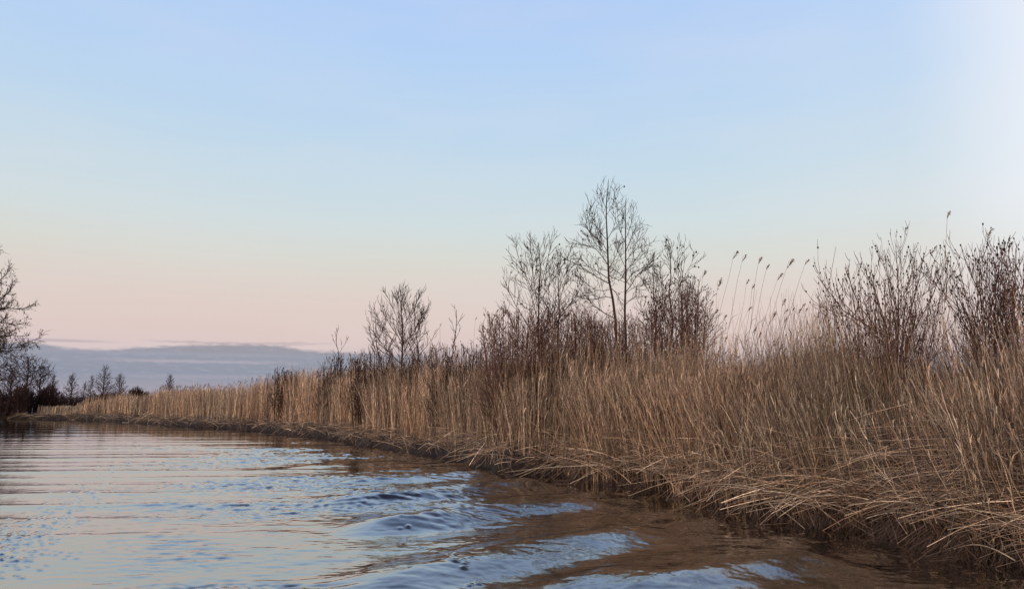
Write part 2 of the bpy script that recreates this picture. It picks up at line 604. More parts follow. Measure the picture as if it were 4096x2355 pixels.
# remaining sectors round the camera, flat
ab = np.radians(np.linspace(41, 319, 40))
rb = rw[[0, 60, 400, -3, -1]]
VB = np.stack([rb[:, None] * np.sin(ab)[None], rb[:, None] * np.cos(ab)[None], np.zeros((5, 40))], -1).reshape(-1, 3)
bi = np.arange(4)[:, None] * 40
bj = np.arange(39)[None]
qb = np.stack([bi + bj, bi + 40 + bj, bi + 40 + bj + 1, bi + bj + 1], -1).reshape(-1, 4)[:, ::-1] + len(VW)
VC = np.array([[0, 0, 0.0]] + [[rw[0] * math.sin(a), rw[0] * math.cos(a), 0] for a in np.linspace(0, 2 * math.pi, 41)])
qc = np.array([[0, k + 1, k] for k in range(1, 41)]) + len(VW) + len(VB)

M_water, t, b = new_mat('river water')
b.inputs['Base Color'].default_value = (0.014, 0.0095, 0.006, 1)
b.inputs['Roughness'].default_value = 0.3
b.inputs['Specular IOR Level'].default_value = 0.0
gl = t.nodes.new('ShaderNodeBsdfAnisotropic')
gl.inputs['Roughness'].default_value = 0.02
lw = t.nodes.new('ShaderNodeLayerWeight')
lw.inputs['Blend'].default_value = 0.5
rf = t.nodes.new('ShaderNodeValToRGB')
re_ = rf.color_ramp.elements
re_[0].position, re_[0].color = 0.0, (.03, .03, .03, 1)
re_[1].position, re_[1].color = 1.0, (.95, .95, .95, 1)
for p_, v_ in ((0.5, .13), (0.62, .38), (0.72, .62), (0.82, .72), (0.9, .87)):
    q_ = re_.new(p_)
    q_.color = (v_, v_, v_, 1)
t.links.new(lw.outputs['Facing'], rf.inputs[0])
mx = t.nodes.new('ShaderNodeMixShader')
t.links.new(rf.outputs[0], mx.inputs[0])
t.links.new(b.outputs[0], mx.inputs[1])
t.links.new(gl.outputs[0], mx.inputs[2])
t.links.new(mx.outputs[0], t.nodes['Material Output'].inputs[0])
tcn = t.nodes.new('ShaderNodeTexCoord')
mp = t.nodes.new('ShaderNodeMapping')
mp.inputs['Scale'].default_value = (9, 24, 1)
t.links.new(tcn.outputs['Object'], mp.inputs[0])
n1 = t.nodes.new('ShaderNodeTexNoise')
n1.inputs['Scale'].default_value = 1.0
n1.inputs['Detail'].default_value = 3
t.links.new(mp.outputs[0], n1.inputs['Vector'])
bp = t.nodes.new('ShaderNodeBump')
bp.inputs['Strength'].default_value = 0.15
bp.inputs['Distance'].default_value = 0.006
t.links.new(n1.outputs[0], bp.inputs['Height'])
t.links.new(bp.outputs[0], b.inputs['Normal'])
t.links.new(bp.outputs[0], gl.inputs['Normal'])
t.links.new(bp.outputs[0], lw.inputs['Normal'])
water = mesh_np('water', np.concatenate([VW, VB, VC]), [q, qb, qc], M_water)
tag(water, kind='structure')

# ------------------------------------------------------------------ reeds
TOP_PX = [(-400, 1600), (60, 1640), (110, 1612), (200, 1618), (300, 1622), (350, 1585), (500, 1568), (560, 1588), (640, 1562), (720, 1558),
          (900, 1552), (1000, 1530), (1080, 1505), (1250, 1495), (1400, 1480), (1600, 1465), (1750, 1455), (1900, 1445),
          (2100, 1430), (2300, 1425), (2500, 1425), (2700, 1430), (2850, 1450), (3000, 1462), (3300, 1455), (3450, 1435),
          (3600, 1425), (3800, 1395), (4096, 1370), (5000, 1330)]
tpx = np.array(TOP_PX, float)


def reed_top(x, y):
    p = to_px(x, y)
    r = np.maximum(y, 5)
    return r * (1615 - np.interp(p, tpx[:, 0], tpx[:, 1])) / F


def lean_at(p):
    return np.interp(p, [0, 1500, 2300, 2900, 3150, 3400, 3700, 4096], [0.04, 0.07, 0.04, 0.03, -0.03, -0.14, -0.10, -0.05])


PAL = np.array([(0.34, 0.245, 0.17), (0.20, 0.14, 0.10), (0.58, 0.44, 0.31), (0.15, 0.10, 0.075), (0.30, 0.19, 0.125),
                (0.17, 0.135, 0.11), (0.70, 0.57, 0.43)])



def bank_sample(n, s0, s1, d0, d1, dpow=1.0):
    """random points along the bank between arc indices, at inland distance d0..d1"""
    sc = rng.uniform(s0, s1, n)
    bxs, bys = np.interp(sc, sb, BK[:, 0]), np.interp(sc, sb, BK[:, 1])
    nx, ny = np.interp(sc, sb, NN[:, 0]), np.interp(sc, sb, NN[:, 1])
    ln = np.hypot(nx, ny)
    d = d0 + (d1 - d0) * rng.random(n) ** dpow
    x, y = bxs + nx / ln * d, bys + ny / ln * d
    return x, y, d, -nx / ln, -ny / ln


def s_at_px(p):
    k = np.where(BK[:, 1] > 5)[0]
    pp = to_px(BK[k, 0], BK[k, 1])
    return float(np.interp(-p, -pp, sb[k]))


def stems(acc, x, y, z0, H, lean, wat, rad, K=7, leaves=3, colj=0.32, curve=0.05, leafw=1.0, tone=None):
    n = len(x)
    t = np.linspace(0, 1, K)[None]
    lx, ly = lean
    cx, cy = rng.normal(0, curve, n), rng.normal(0, curve, n)
    H_ = H[:, None]
    P = np.empty((n, K, 3))
    P[..., 0] = x[:, None] + H_ * (lx[:, None] * t + cx[:, None] * t * t + wat[0][:, None] * t ** 1.5)
    P[..., 1] = y[:, None] + H_ * (ly[:, None] * t + cy[:, None] * t * t + wat[1][:, None] * t ** 1.5)
    hz = np.sqrt(np.clip(1 - (lx + wat[0]) ** 2 - (ly + wat[1]) ** 2, 0.1, 1))
    P[..., 2] = z0[:, None] + H_ * hz[:, None] * t
    P += rng.normal(0, 0.006, P.shape) * H_[..., None] * (t[..., None] > 0)
    R = rad[:, None] * (1.0 - 0.65 * t)
    c = PAL[rng.integers(0, len(PAL), n)] * rng.lognormal(0.07, colj, (n, 1)) * np.array([[1.0, 0.985, 0.99]])
    if tone is not None:
        c = c * tone
    V, q_ = tubes(P, R, 3)
    acc.add(V, q_, np.repeat(c, K * 3, axis=0))
    if leaves:
        m = n * leaves
        idx = np.repeat(np.arange(n), leaves)
        u = rng.uniform(0.12, 0.95, m) * (K - 1)
        i = np.minimum(u.astype(int), K - 2)
        f = (u - i)[:, None]
        B0 = P[idx, i] * (1 - f) + P[idx, i + 1] * f
        tdir = P[idx, i + 1] - P[idx, i]
        tdir /= np.linalg.norm(tdir, axis=1, keepdims=True)
        an = rng.uniform(0, 2 * math.pi, m)
        out = np.stack([np.cos(an), np.sin(an), np.zeros(m)], 1)
        L = rng.uniform(0.15, 0.34, m)[:, None] * np.minimum(1, H[idx] / 2.0)[:, None]
        d1_ = tdir * 0.95 + out * rng.uniform(0.05, 0.4, m)[:, None]
        d2_ = out * rng.uniform(0.1, 0.7, m)[:, None] + tdir * rng.uniform(-0.2, 1.0, m)[:, None]
        LP = np.stack([B0, B0 + d1_ * L * 0.5, B0 + d1_ * L * 0.5 + d2_ * L * 0.5], 1)
        wd = rad[idx] * rng.uniform(0.7, 1.4, m) * leafw
        W = np.stack([wd * 0.7, wd, wd * 0.1], 1)
        side = np.cross(d1_, np.array([0.3, 0.2, 1.0])[None])
        side /= np.linalg.norm(side, axis=1, keepdims=True) + 1e-9
        V, q_ = ribbons(LP, W, side)
        acc.add(V, q_, np.repeat(c[idx] * rng.uniform(0.75, 1.15, (m, 1)), 6, axis=0))
    return P


def reed_patch(acc, n, p_r, p_l, d0, d1, rad0, leaves=3, K=7, zscale=(0.8, 1.04), dpow=1.0, gap=None, water_lean=0.0, tall=0.05):
    s0, s1 = s_at_px(p_r), s_at_px(p_l)
    x, y, d, wxn, wyn = bank_sample(n, s0, s1, d0, d1, dpow)
    cl = fbm(x * 1.1 + 5, y * 1.1, 77, 2)
    cl2 = fbm(x * 4.0, y * 4.0, 177, 2)
    keep = rng.random(n) < np.clip(0.42 + 1.6 * (cl - 0.35) + 2.0 * (cl2 - 0.5), 0.12, 1)
    if gap:
        pp = to_px(x, y)
        for g0, g1, pr in gap:
            keep &= ~((pp > g0) & (pp < g1) & (rng.random(n) < pr))
    x, y, d, wxn, wyn = [v[keep] for v in (x, y, d, wxn, wyn)]
    n = len(x)
    z0 = ground_z(d, x, y) - 0.05
    top = np.clip(reed_top(x, y) + CAM_H, 1.5, 3.6)
    loc = fbm(x * 0.5, y * 0.5, 91, 3)
    H = (top - z0) * rng.uniform(zscale[0], zscale[1], n) * (0.81 + 0.38 * loc) * (0.90 + 0.20 * fbm(x * 0.16, y * 0.16, 95, 2))
    H *= np.clip(0.72 + 0.28 * d / 1.6, 0.6, 1)
    H *= np.where(rng.random(n) < tall, rng.uniform(1.04, 1.32, n), 1.0)
    pp = to_px(x, y)
    lf = lean_at(pp) + (fbm(x * 0.8, y * 0.8, 13, 2) - 0.5) * 0.16
    lx = lf + rng.normal(0, 0.045, n) + rng.normal(0, 0.16, n) * (rng.random(n) < 0.12)
    ly = rng.normal(0, 0.06, n) + (fbm(x * 0.7, y * 0.7, 14, 2) - 0.5) * 0.15
    wl = np.clip(1.4 - d, 0, 1.2) * rng.uniform(0, 0.40, n) * water_lean
    rad = rad0 * rng.uniform(0.75, 1.35, n)
    # broad real colour variation: older grey stands, younger orange-tan stands
    g = fbm(x * 0.35 + 9, y * 0.35, 55, 2)[:, None]
    tone = np.array([[1.0, 1.0, 1.0]]) * (0.85 + 0.35 * g) + (g - 0.5) * np.array([[0.25, 0.05, -0.08]])
    stems(acc, x, y, z0, H, (lx, ly), (wxn * wl, wyn * wl), rad, K, leaves, tone=tone)


A = Acc()
#            n      right  left  d0   d1   radius
reed_patch(A, 5400, 4700, 3300, 0.14, 3.2, 0.0052, 3, 8, water_lean=1.0, tall=0.10)
reed_patch(A, 2500, 4700, 3300, 3.2, 8.0, 0.0048, 2, 7)
reed_patch(A, 12500, 3400, 2200, 0.20, 3.3, 0.0055, 3, 8, water_lean=1.0, tall=0.15)
reed_patch(A, 5500, 3400, 2200, 3.2, 9.0, 0.0055, 2, 7, zscale=(0.72, 0.98))
reed_patch(A, 12500, 2250, 1300, 0.5, 3.7, 0.0072, 3, 7, water_lean=0.8, tall=0.14)
reed_patch(A, 3000, 2250, 1300, 3.5, 9.0, 0.008, 1, 6, zscale=(0.7, 0.98))
reed_patch(A, 12500, 1330, 560, 0.8, 4.9, 0.0108, 3, 6, water_lean=0.8)
reed_patch(A, 6000, 580, 330, 1.3, 6.5, 0.018, 2, 5)
reed_patch(A, 2200, 215, 100, 1.3, 5.0, 0.02, 2, 5)
reed_patch(A, 1600, 340, 200, 1.3, 4.0, 0.02, 2, 5, zscale=(0.5, 0.8))
reed_patch(A, 1500, 3450, 1900, 0.8, 6.0, 0.0045, 2, 8, zscale=(1.08, 1.5), tall=0)
reed_patch(A, 1000, 4700, 3400, 0.8, 5.0, 0.0038, 2, 8, zscale=(1.0, 1.38), tall=0)
reed_patch(A, 500, 2000, 1300, 0.8, 6.0, 0.0065, 2, 7, zscale=(1.05, 1.3), tall=0)
reed_patch(A, 1500, 3480, 2800, 0.8, 5.0, 0.0034, 2, 8, zscale=(1.05, 1.6), tall=0)
# open marsh behind, thinning into the distance
n = 9000
yy = rng.uniform(14, 75, n)
xx = rng.uniform(-0.2, 1.0, n) * yy
dd_ = sdist(np.stack([xx, yy], 1))
k = (dd_ > 7) & (dd_ < 60)
xx, yy, dd_ = xx[k], yy[k], dd_[k]
Hh = np.clip(2.35 + 0.4 * (fbm(xx * 0.3, yy * 0.3, 66) - 0.5) * 2, 1.8, 3) * rng.uniform(0.75, 1.05, len(xx))
stems(A, xx, yy, np.full(len(xx), 0.45), Hh, (rng.normal(0.03, .07, len(xx)), rng.normal(0, .06, len(xx))),
      (np.zeros(len(xx)), np.zeros(len(xx))), 0.00042 * yy, 5, 2)
reeds = A.build('reed_bed', M_reed)
tag(reeds, 'dense stand of dry tan reeds lining the whole right bank of the river', 'reeds', kind='stuff')

# plumes scattered over the top of the bed
def plume_pts(base, tip_dir, L, r, nb=26, seed=0):
    """feathery drooping head: many thin short blades; returns ribbons"""
    rg = np.random.default_rng(seed)
    t = rg.random(nb)
    ax = np.asarray(tip_dir) / np.linalg.norm(tip_dir)
    P0 = np.asarray(base) + ax * L * t[:, None]
    out = rg.normal(0, 1, (nb, 3)) + np.array([0.9, 0, -0.2])
    out -= ax * (out @ ax)[:, None]
    out /= np.linalg.norm(out, axis=1, keepdims=True)
    l = L * 0.42 * np.sin(math.pi * np.clip(t, 0.08, 0.95)) ** 0.7
    P1 = P0 + ax * l[:, None] * 0.6 + out * l[:, None] * 0.25
    P2 = P1 + ax * l[:, None] * 0.35 + out * l[:, None] * 0.28 + np.array([0, 0, -1]) * l[:, None] * 0.22
    P = np.stack([P0, P1, P2], 1)
    W = np.stack([np.full(nb, r * 0.5), np.full(nb, r), np.full(nb, r * 0.15)], 1)
    side = np.cross(ax, out)
    side = side + rg.normal(0, 0.5, side.shape)
    side /= np.linalg.norm(side, axis=1, keepdims=True)
    return ribbons(P, W, side)


A = Acc()
k = 0
for (n, pr, pl, dmax, L, r) in [(110, 4500, 2900, 4, 0.16, 0.004), (150, 2900, 2000, 4, 0.16, 0.005), (140, 2100, 1300, 4, 0.18, 0.008), (140, 1300, 640, 5, 0.24, 0.015),
                                (50, 640, 330, 5, 0.3, 0.03)]:
    x, y, d, a_, b_ = bank_sample(n, s_at_px(pr), s_at_px(pl), 1, dmax)
    for i in range(n):
        zt = min(reed_top(x[i], y[i]) + CAM_H, 3.4) * random.uniform(0.98, 1.08)
        V, q_ = tubes(np.array([[(x[i], y[i], zt - 0.9), (x[i] + .03, y[i], zt - .4), (x[i] + 0.07, y[i], zt)]]), np.array([[r * .4] * 3]), 3)
        A.add(V, q_)
        V, q_ = plume_pts((x[i] + 0.07, y[i], zt - 0.03), (random.uniform(0.1, 0.7), random.uniform(-.3, .3), 1), L, r, 14, k)
        A.add(V, q_)
        k += 1
plm = A.build('reed_plumes', M_plume)
tag(plm, 'brown feathery seed heads scattered along the top of the reeds', 'reed plumes', kind='stuff')

# ------------------------------------------------------------------ fallen and matted straw along the water's edge
def litter(acc, n, p_r, p_l, rad0, lrange, hmax, dmin=-0.22, dmax=0.95, K=6, tone=1.0):
    x, y, d, wxn, wyn = bank_sample(n, s_at_px(p_r), s_at_px(p_l), dmin, dmax)
    hz = hmax * np.clip((d + 0.25) / 1.0, 0.02, 1) ** 0.7
    z = 0.20 + 0.45 * np.clip(fbm(x * 1.3 + 3, y * 1.3, 401, 2) - 0.35, 0, 1) * (d < 0.5) + hz * rng.uniform(0.25, 1.0, n) ** 0.8 * (0.7 + 0.6 * fbm(x * 0.9, y * 0.9, 301, 2))
    L = rng.uniform(*lrange, n)
    L = np.where(d < 0.15, L * 0.7, L)
    # mostly along the bank, some pointing out over the water
    ang = np.arctan2(-wxn, wyn) + rng.normal(0, 0.45, n) + np.where(rng.random(n) < 0.5, math.pi, 0)
    ang = np.where(rng.random(n) < 0.30, np.arctan2(wyn, wxn) + rng.normal(0, 0.7, n), ang)
    slope = rng.normal(0.0, 0.30, n) - 0.05
    t = np.linspace(-0.5, 0.5, K)[None]
    P = np.empty((n, K, 3))
    cv = rng.normal(0, 0.12, n)[:, None]
    P[..., 0] = x[:, None] + L[:, None] * (np.cos(ang)[:, None] * t - np.sin(ang)[:, None] * cv * t * t * 2)
    P[..., 1] = y[:, None] + L[:, None] * (np.sin(ang)[:, None] * t + np.cos(ang)[:, None] * cv * t * t * 2)
    P[..., 2] = z[:, None] + L[:, None] * (slope[:, None] * t - rng.uniform(0.05, 0.45, n)[:, None] * t * t) + 0.03
    P[..., 2] = np.maximum(P[..., 2], 0.0)
    R = rad0 * rng.uniform(0.6, 1.25, n)[:, None] * np.linspace(1, 0.55, K)[None]
    c = PAL[rng.integers(0, len(PAL), n)] * rng.lognormal(0.12, 0.45, (n, 1)) * tone
    V, q_ = tubes(P, R, 3)
    acc.add(V, q_, np.repeat(c, K * 3, axis=0))


A = Acc()
litter(A, 1450, 4700, 3200, 0.0040, (0.5, 2.3), 1.1)
litter(A, 1400, 3300, 2200, 0.0048, (0.5, 2.3), 0.95)
litter(A, 1100, 2300, 1300, 0.0065, (0.5, 2.0), 0.7, tone=0.8)
litter(A, 900, 1330, 560, 0.013, (0.8, 2.4), 0.5, tone=0.65)
litter(A, 500, 580, 60, 0.02, (0.8, 3.0), 0.45, tone=0.5)
fl = A.build('fallen_reeds', M_litter)
tag(fl, 'tangle of flattened criss-crossing straw along the foot of the reeds', 'fallen reeds', kind='stuff')


def skirt(acc, n, p_r, p_l, rad0, zt):
    x, y, d, wxn, wyn = bank_sample(n, s_at_px(p_r), s_at_px(p_l), -0.10, 0.55)
    cl = fbm(x * 1.5, y * 1.5, 123, 2)
    kk = rng.random(n) < np.clip(3.2 * (cl - 0.42), 0, 1)
    x, y, d, wxn, wyn = [v[kk] for v in (x, y, d, wxn, wyn)]
    n = len(x)
    K = 4
    t = np.linspace(0, 1, K)[None]
    L = rng.uniform(0.25, 0.75, n)[:, None]
    z1 = (ground_z(d, x, y) + rng.uniform(0.1, zt, n))[:, None]
    P = np.empty((n, K, 3))
    o = rng.uniform(0.1, 0.75, n)[:, None]
    ax, ay = rng.normal(0, 0.25, n)[:, None], rng.normal(0, 0.2, n)[:, None]
    P[..., 0] = x[:, None] + L * (wxn[:, None] * o * t ** 0.7 + ax * t)
    P[..., 1] = y[:, None] + L * (wyn[:, None] * o * t ** 0.7 + ay * t)
    P[..., 2] = np.maximum(z1 - L * t ** 1.3, -0.02)
    R = rad0 * rng.uniform(0.5, 1.2, n)[:, None] * np.linspace(1, 0.4, K)[None]
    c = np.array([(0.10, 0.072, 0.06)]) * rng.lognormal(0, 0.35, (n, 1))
    V, q_ = tubes(P, R, 3)
    acc.add(V, q_, np.repeat(c, K * 3, axis=0))


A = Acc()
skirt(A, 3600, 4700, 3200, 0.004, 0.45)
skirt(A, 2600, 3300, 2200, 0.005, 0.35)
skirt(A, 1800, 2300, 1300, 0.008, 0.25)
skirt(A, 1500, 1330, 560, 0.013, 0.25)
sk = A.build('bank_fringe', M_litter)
tag(sk, 'dull brown dead blades hanging down the bank to the water', 'dead grass', kind='stuff')

# ------------------------------------------------------------------ single reeds that stand clear against the sky
def single_reed(base_px, top, D, label, plume=1.0, curve=0.0, thick=1.0, group='tall reeds with plumes standing above the bed'):
    b_ = at(base_px - (random.uniform(20, 150) if D < 20 else 0), 1500, D)
    t_ = at(top[0], top[1], D + random.uniform(-0.3, 0.3))
    z0 = 0.45
    o = empty('reed', (b_[0], b_[1], z0))
    o.name = 'reed'
    tag(o, label, 'reed', group)
    K = 10
    s = np.linspace(0, 1, K)
    P = np.zeros((1, K, 3))
    dx, dy, dz = t_[0] - b_[0], t_[1] - b_[1], t_[2] - z0
    P[0, :, 0] = dx * s ** 1.35 + curve * np.sin(s * math.pi) * 0.15
    P[0, :, 1] = dy * s
    P[0, :, 2] = dz * s
    wob = rng.normal(0, 0.008, (K, 2)); wob[0] = 0
    P[0, :, :2] += wob
    pl = 0.17 * plume
    R = (0.0048 * thick * (1 - 0.6 * s))[None]
    V, q_ = tubes(P, R, 5)
    c = np.repeat(PAL[rng.integers(0, 5, 1)] * 0.6, len(V), axis=0)
    mesh_np('stem', V, [q_], M_reed, o, c)
    ax = P[0, -1] - P[0, -3]
    if plume > 0:
        V, q_ = plume_pts(P[0, -1] - ax / np.linalg.norm(ax) * pl * 0.8, ax / np.linalg.norm(ax) + np.array([0.25, 0, -0.1]), pl, 0.006, 34, random.randint(0, 9999))
        mesh_np('plume', V, [q_], M_plume, o)
    for u in ([0.45, 0.6, 0.75] if plume > 0 else [0.5, 0.7]):
        i = int(u * (K - 1))
        B0 = P[0, i]
        an = random.uniform(-0.5, 0.5) + (0 if random.random() < 0.7 else math.pi)
        out = np.array([math.cos(an), math.sin(an), 0])
        L = random.uniform(0.2, 0.4)
        LP = np.array([[B0, B0 + np.array([0, 0, .6]) * L + out * L * .2, B0 + np.array([0, 0, .8]) * L + out * L * .6]])
        V, q_ = ribbons(LP, np.array([[0.005, 0.007, 0.001]]), np.array([[0.25, -0.9, 0.1]]) * -1)
        V2, q2 = tubes(LP, np.array([[0.004, 0.004, 0.001]]), 3)
        Vv = np.concatenate([V, V2])
        mesh_np('leaf', Vv, [q_, q2 + len(V)], M_reed, o, np.repeat(c[:1], len(Vv), axis=0))
    return o


SR = [  # base x, top, D, label, plume, curve
    (2790, (2815, 1085), 13.5, 'reed with a loose plume leaning just right of the bushy thicket', 1.0),
    (2810, (2872, 1120), 13.0, 'reed with a broad ragged plume right of the thicket edge', 1.3),
    (2895, (2938, 1008), 12.6, 'tall reed with the topmost plume left in the open gap', 1.0),
    (2935, (2972, 1022), 12.8, 'tall reed with an upright narrow plume beside the topmost one', 0.8),
    (2955, (3038, 1030), 12.4, 'reed bending right with a small plume in the gap', 0.8),
    (3010, (3068, 1060), 12.8, 'reed with a faint hooked plume in the middle of the gap', 0.6),
    (3040, (3155, 1040), 12.2, 'reed leaning far right with a dark plume over the gap', 1.1),
    (3060, (3115, 1095), 12.5, 'reed with a thin plume just left of the dark plumed one', 0.9),
    (3120, (3225, 1038), 12.3, 'slender pale reed arching right with a wispy plume', 0.7),
    (3090, (3130, 1200), 12.0, 'shorter reed with a nodding plume low in the gap', 0.8),
    (3060, (3096, 1250), 11.8, 'short reed with a drooping dark plume low in the gap', 0.9),
    (2960, (2990, 1120), 12.5, 'thin reed with a small plume below the topmost pair', 0.6),
    (2990, (3012, 1140), 12.6, 'thin reed with a tight spear of a plume in the gap', 0.6),
    (3790, (3786, 850), 10.6, 'very tall lone reed with a dark plume, highest of all at the right', 0.7),
    (3900, (3952, 918), 10.3, 'tall reed with a large feathery plume between the two right bushes', 1.3),
    (3690, (3735, 990), 11.0, 'pale broken reed leaning over the top of the round bush', 0.8),
    (1745, (1760, 1295), 26.0, 'lone dark reed standing above the bed left of the leaning sapling', 0.8),
    (1880, (1902, 1270), 24.0, 'pair-forming thin reed just left of the long thicket', 0.6),
]
for a in SR:
    single_reed(a[0], a[1], a[2], a[3], a[4], curve=random.uniform(-1, 1), thick=1.0 if a[2] < 20 else 1.6)
single_reed(3330, (3345, 985), 11.5, 'dark spiky bare reed stalk left of the round bush', 0.0, thick=1.6)
for i in range(70):
    bxp = random.uniform(2800, 3480)
    tx = bxp + random.uniform(-20, 110)
    single_reed(bxp, (tx, random.uniform(1150, 1360)), random.uniform(11.2, 13.5),
                'thin reed stalk rising into the pink sky between thicket and round bush', random.choice((0, 0, 0, 0.4, 0.6)), curve=random.uniform(-1.5, 1.5),
                thick=0.85, group='thin reed stalks in the gap')

for i in range(46):
    bxp = random.uniform(1950, 2880)
    single_reed(bxp, (bxp + random.uniform(-25, 60), random.uniform(1235, 1370)), random.uniform(15.5, 18),
                'pale straight reed stalk standing in front of the dark thicket', 0.0, curve=random.uniform(-1.2, 1.2),
                thick=1.2, group='reed stalks in front of the thicket')

# bent reeds reaching out low over the water
BR = [((2450, 1790), (1990, 1885), 'long pale reed stem arching left to the water by the dark hollow'),
      ((2480, 1800), (2060, 1900), 'pale stem lying beside the long arched one by the dark hollow'),
      ((2390, 1860), (2020, 1888), 'flat reed stem just above the water by the dark hollow'),
      ((2900, 1890), (2470, 1942), 'long straight reed reaching left over the dark bank'),
      ((2910, 1895), (2515, 1982), 'long reed sloping down left with its tip over the water'),
      ((3020, 1950), (2715, 1985), 'short pale reed lying flat over the water, right of the sloping one'),
      ((3350, 1830), (2900, 2010), 'long reed running down left across the matted straw'),
      ((3560, 1900), (3150, 1990), 'curved pale reed crossing the straw mat below the round bush'),
      ((3330, 1980), (2905, 2045), 'lowest long reed on the straw mat, tip touching the water'),
      ((3640, 1925), (3380, 1920), 'arched reed near the middle of the straw mat'),
      ((3860, 2090), (3590, 2172), 'thin reed curving down to the water near the right corner'),
      ((4060, 2240), (3800, 2200), 'broken reed floating at the water line in the right corner'),
      ((3350, 1860), (3640, 1990), 'reed sloping down right across the straw mat'),
      ((2200, 1760), (1880, 1815), 'pale reed bowed left above the small bay'),
      ((2160, 1790), (1780, 1850), 'thin reed trailing over the water left of the dark hollow'),
      ((1990, 1800), (2010, 1880), 'short broken reed stub standing upright in the dark hollow'),
      ((3000, 2020), (3220, 2115), 'broken reed slanting down right into the water')]
for (p0, p1, lab) in BR:
    def place(p, h):
        w = on_water(*p)
        # lift towards the camera line so the end sits h above the water
        d = px_dir(*p)
        k_ = (h - CAM_H) / d[2]
        return np.array([d[0] * k_, d[1] * k_, h])
    a_ = place(p0, 0.55)
    b_ = place(p1, 0.04)
    if p0[1] > 1980: a_ = place(p0, 0.10)
    K = 9
    s = np.linspace(0, 1, K)[:, None]
    P = a_ * (1 - s) + b_ * s
    P[:, 2] += np.sin(s[:, 0] * math.pi) * random.uniform(0.02, 0.14)
    o_ = a_.copy()
    V, q_ = tubes((P - o_)[None], (0.0085 * np.linspace(1, 0.45, K) * (1 + (a_[1] > 13) * 0.3))[None], 5)
    c = np.repeat(np.array([(0.48, 0.37, 0.26)]), len(V), axis=0)
    e_ = mesh_np('bent_reed', V, [q_], M_litter, None, c)
    e_.location = o_
    tag(e_, lab, 'reed', 'bent reeds over the water')

# ------------------------------------------------------------------ bare trees and shrubs
def vadd(a, b, s=1.0): return (a[0] + b[0] * s, a[1] + b[1] * s, a[2] + b[2] * s)


def vnorm(a):
    l = math.sqrt(a[0] ** 2 + a[1] ** 2 + a[2] ** 2) + 1e-9
    return (a[0] / l, a[1] / l, a[2] / l)


KP = 6


def path(st_, d, L, wob, up):
    pts = [st_]
    p, dv = st_, vnorm(d)
    s = L / (KP - 1)
    for _ in range(KP - 1):
        dv = vnorm((dv[0] + random.gauss(0, wob), dv[1] + random.gauss(0, wob), dv[2] + random.gauss(0, wob) + up))
        p = vadd(p, dv, s)
        pts.append(p)
    return pts


def lerp_path(pts, u):
    f = u * (len(pts) - 1)
    i = min(int(f), len(pts) - 2)
    f -= i
    a, b = pts[i], pts[i + 1]
    d = vnorm((b[0] - a[0], b[1] - a[1], b[2] - a[2]))
    return (a[0] + (b[0] - a[0]) * f, a[1] + (b[1] - a[1]) * f, a[2] + (b[2] - a[2]) * f), d


def side_dir(d, ang, flat=0.0):
    """direction leaving d at angle ang, random azimuth"""
    for _ in range(20):
        r = (random.gauss(0, 1), random.gauss(0, 1) * (1 - flat), random.gauss(0, 1))
        k_ = r[0] * d[0] + r[1] * d[1] + r[2] * d[2]
        r = vadd(r, d, -k_)
        l = math.sqrt(r[0] ** 2 + r[1] ** 2 + r[2] ** 2)
        if l > 0.3:
            break
    r = (r[0] / l, r[1] / l, r[2] / l)
    c, s = math.cos(ang), math.sin(ang)
    return (d[0] * c + r[0] * s, d[1] * c + r[1] * s, d[2] * c + r[2] * s)


def grow(out, pts, L, r, lvl, maxl, spec):
    """side shoots along a finished branch"""
    if lvl > maxl:
        return
    nper, lr, ang, wob, up, rmin = spec['n'][lvl - 1], spec['lr'][lvl - 1], spec['ang'], spec['wob'], spec['up'], spec['rmin']
    n_ = max(1, int(round(L * nper * random.uniform(0.8, 1.2))))
    n_ = min(n_, 26)
    for j in range(n_):
        u = (j + random.random()) / n_
        u = 0.14 + 0.84 * u
        p, d = lerp_path(pts, u)
        Lc = max(spec['lmin'], L * lr * (1.15 - 0.8 * u) * random.uniform(0.6, 1.25))
        dc = side_dir(d, random.uniform(ang * 0.75, ang * 1.25))
        rc = max(rmin, r * (1 - 0.6 * u) * 0.55)
        cpts = path(p, dc, Lc, wob, up)
        out.append((cpts, rc, max(rmin * 0.55, rc * 0.35)))
        grow(out, cpts, Lc, rc, lvl + 1, maxl, spec)


def pieces(lst, sides, origin):
    P = np.array([b[0] for b in lst]) - np.array(origin)
    R = np.array([np.linspace(b[1], b[2], KP) for b in lst])
    return tubes(P, R, sides)


def resample(pts, n=KP):
    pts = np.array(pts, float)
    s = np.concatenate([[0], np.cumsum(np.linalg.norm(np.diff(pts, axis=0), axis=1))])
    t_ = np.linspace(0, s[-1], n)
    return [tuple(np.interp(v, s, pts[:, i]) for i in range(3)) for v in t_]


def knobs(tips, r, origin, hang=0.0):
    """small egg-shaped cones or buds: stretched octahedra"""
    tips = np.array(tips) - np.array(origin)
    n_ = len(tips)
    rr_ = r * rng.uniform(0.7, 1.3, (n_, 1, 1))
    base_ = np.array([(1, 0, 0), (0, 1, 0), (-1, 0, 0), (0, -1, 0), (0, 0, 1.5), (0, 0, -1.3)])[None]
    V = (tips[:, None, :] + base_ * rr_ - np.array([0, 0, hang])[None, None]).reshape(-1, 3)
    f = np.array([(0, 1, 4), (1, 2, 4), (2, 3, 4), (3, 0, 4), (1, 0, 5), (2, 1, 5), (3, 2, 5), (0, 3, 5)])[None]
    Q_ = (f + (np.arange(n_) * 6)[:, None, None]).reshape(-1, 3)
    return V, Q_


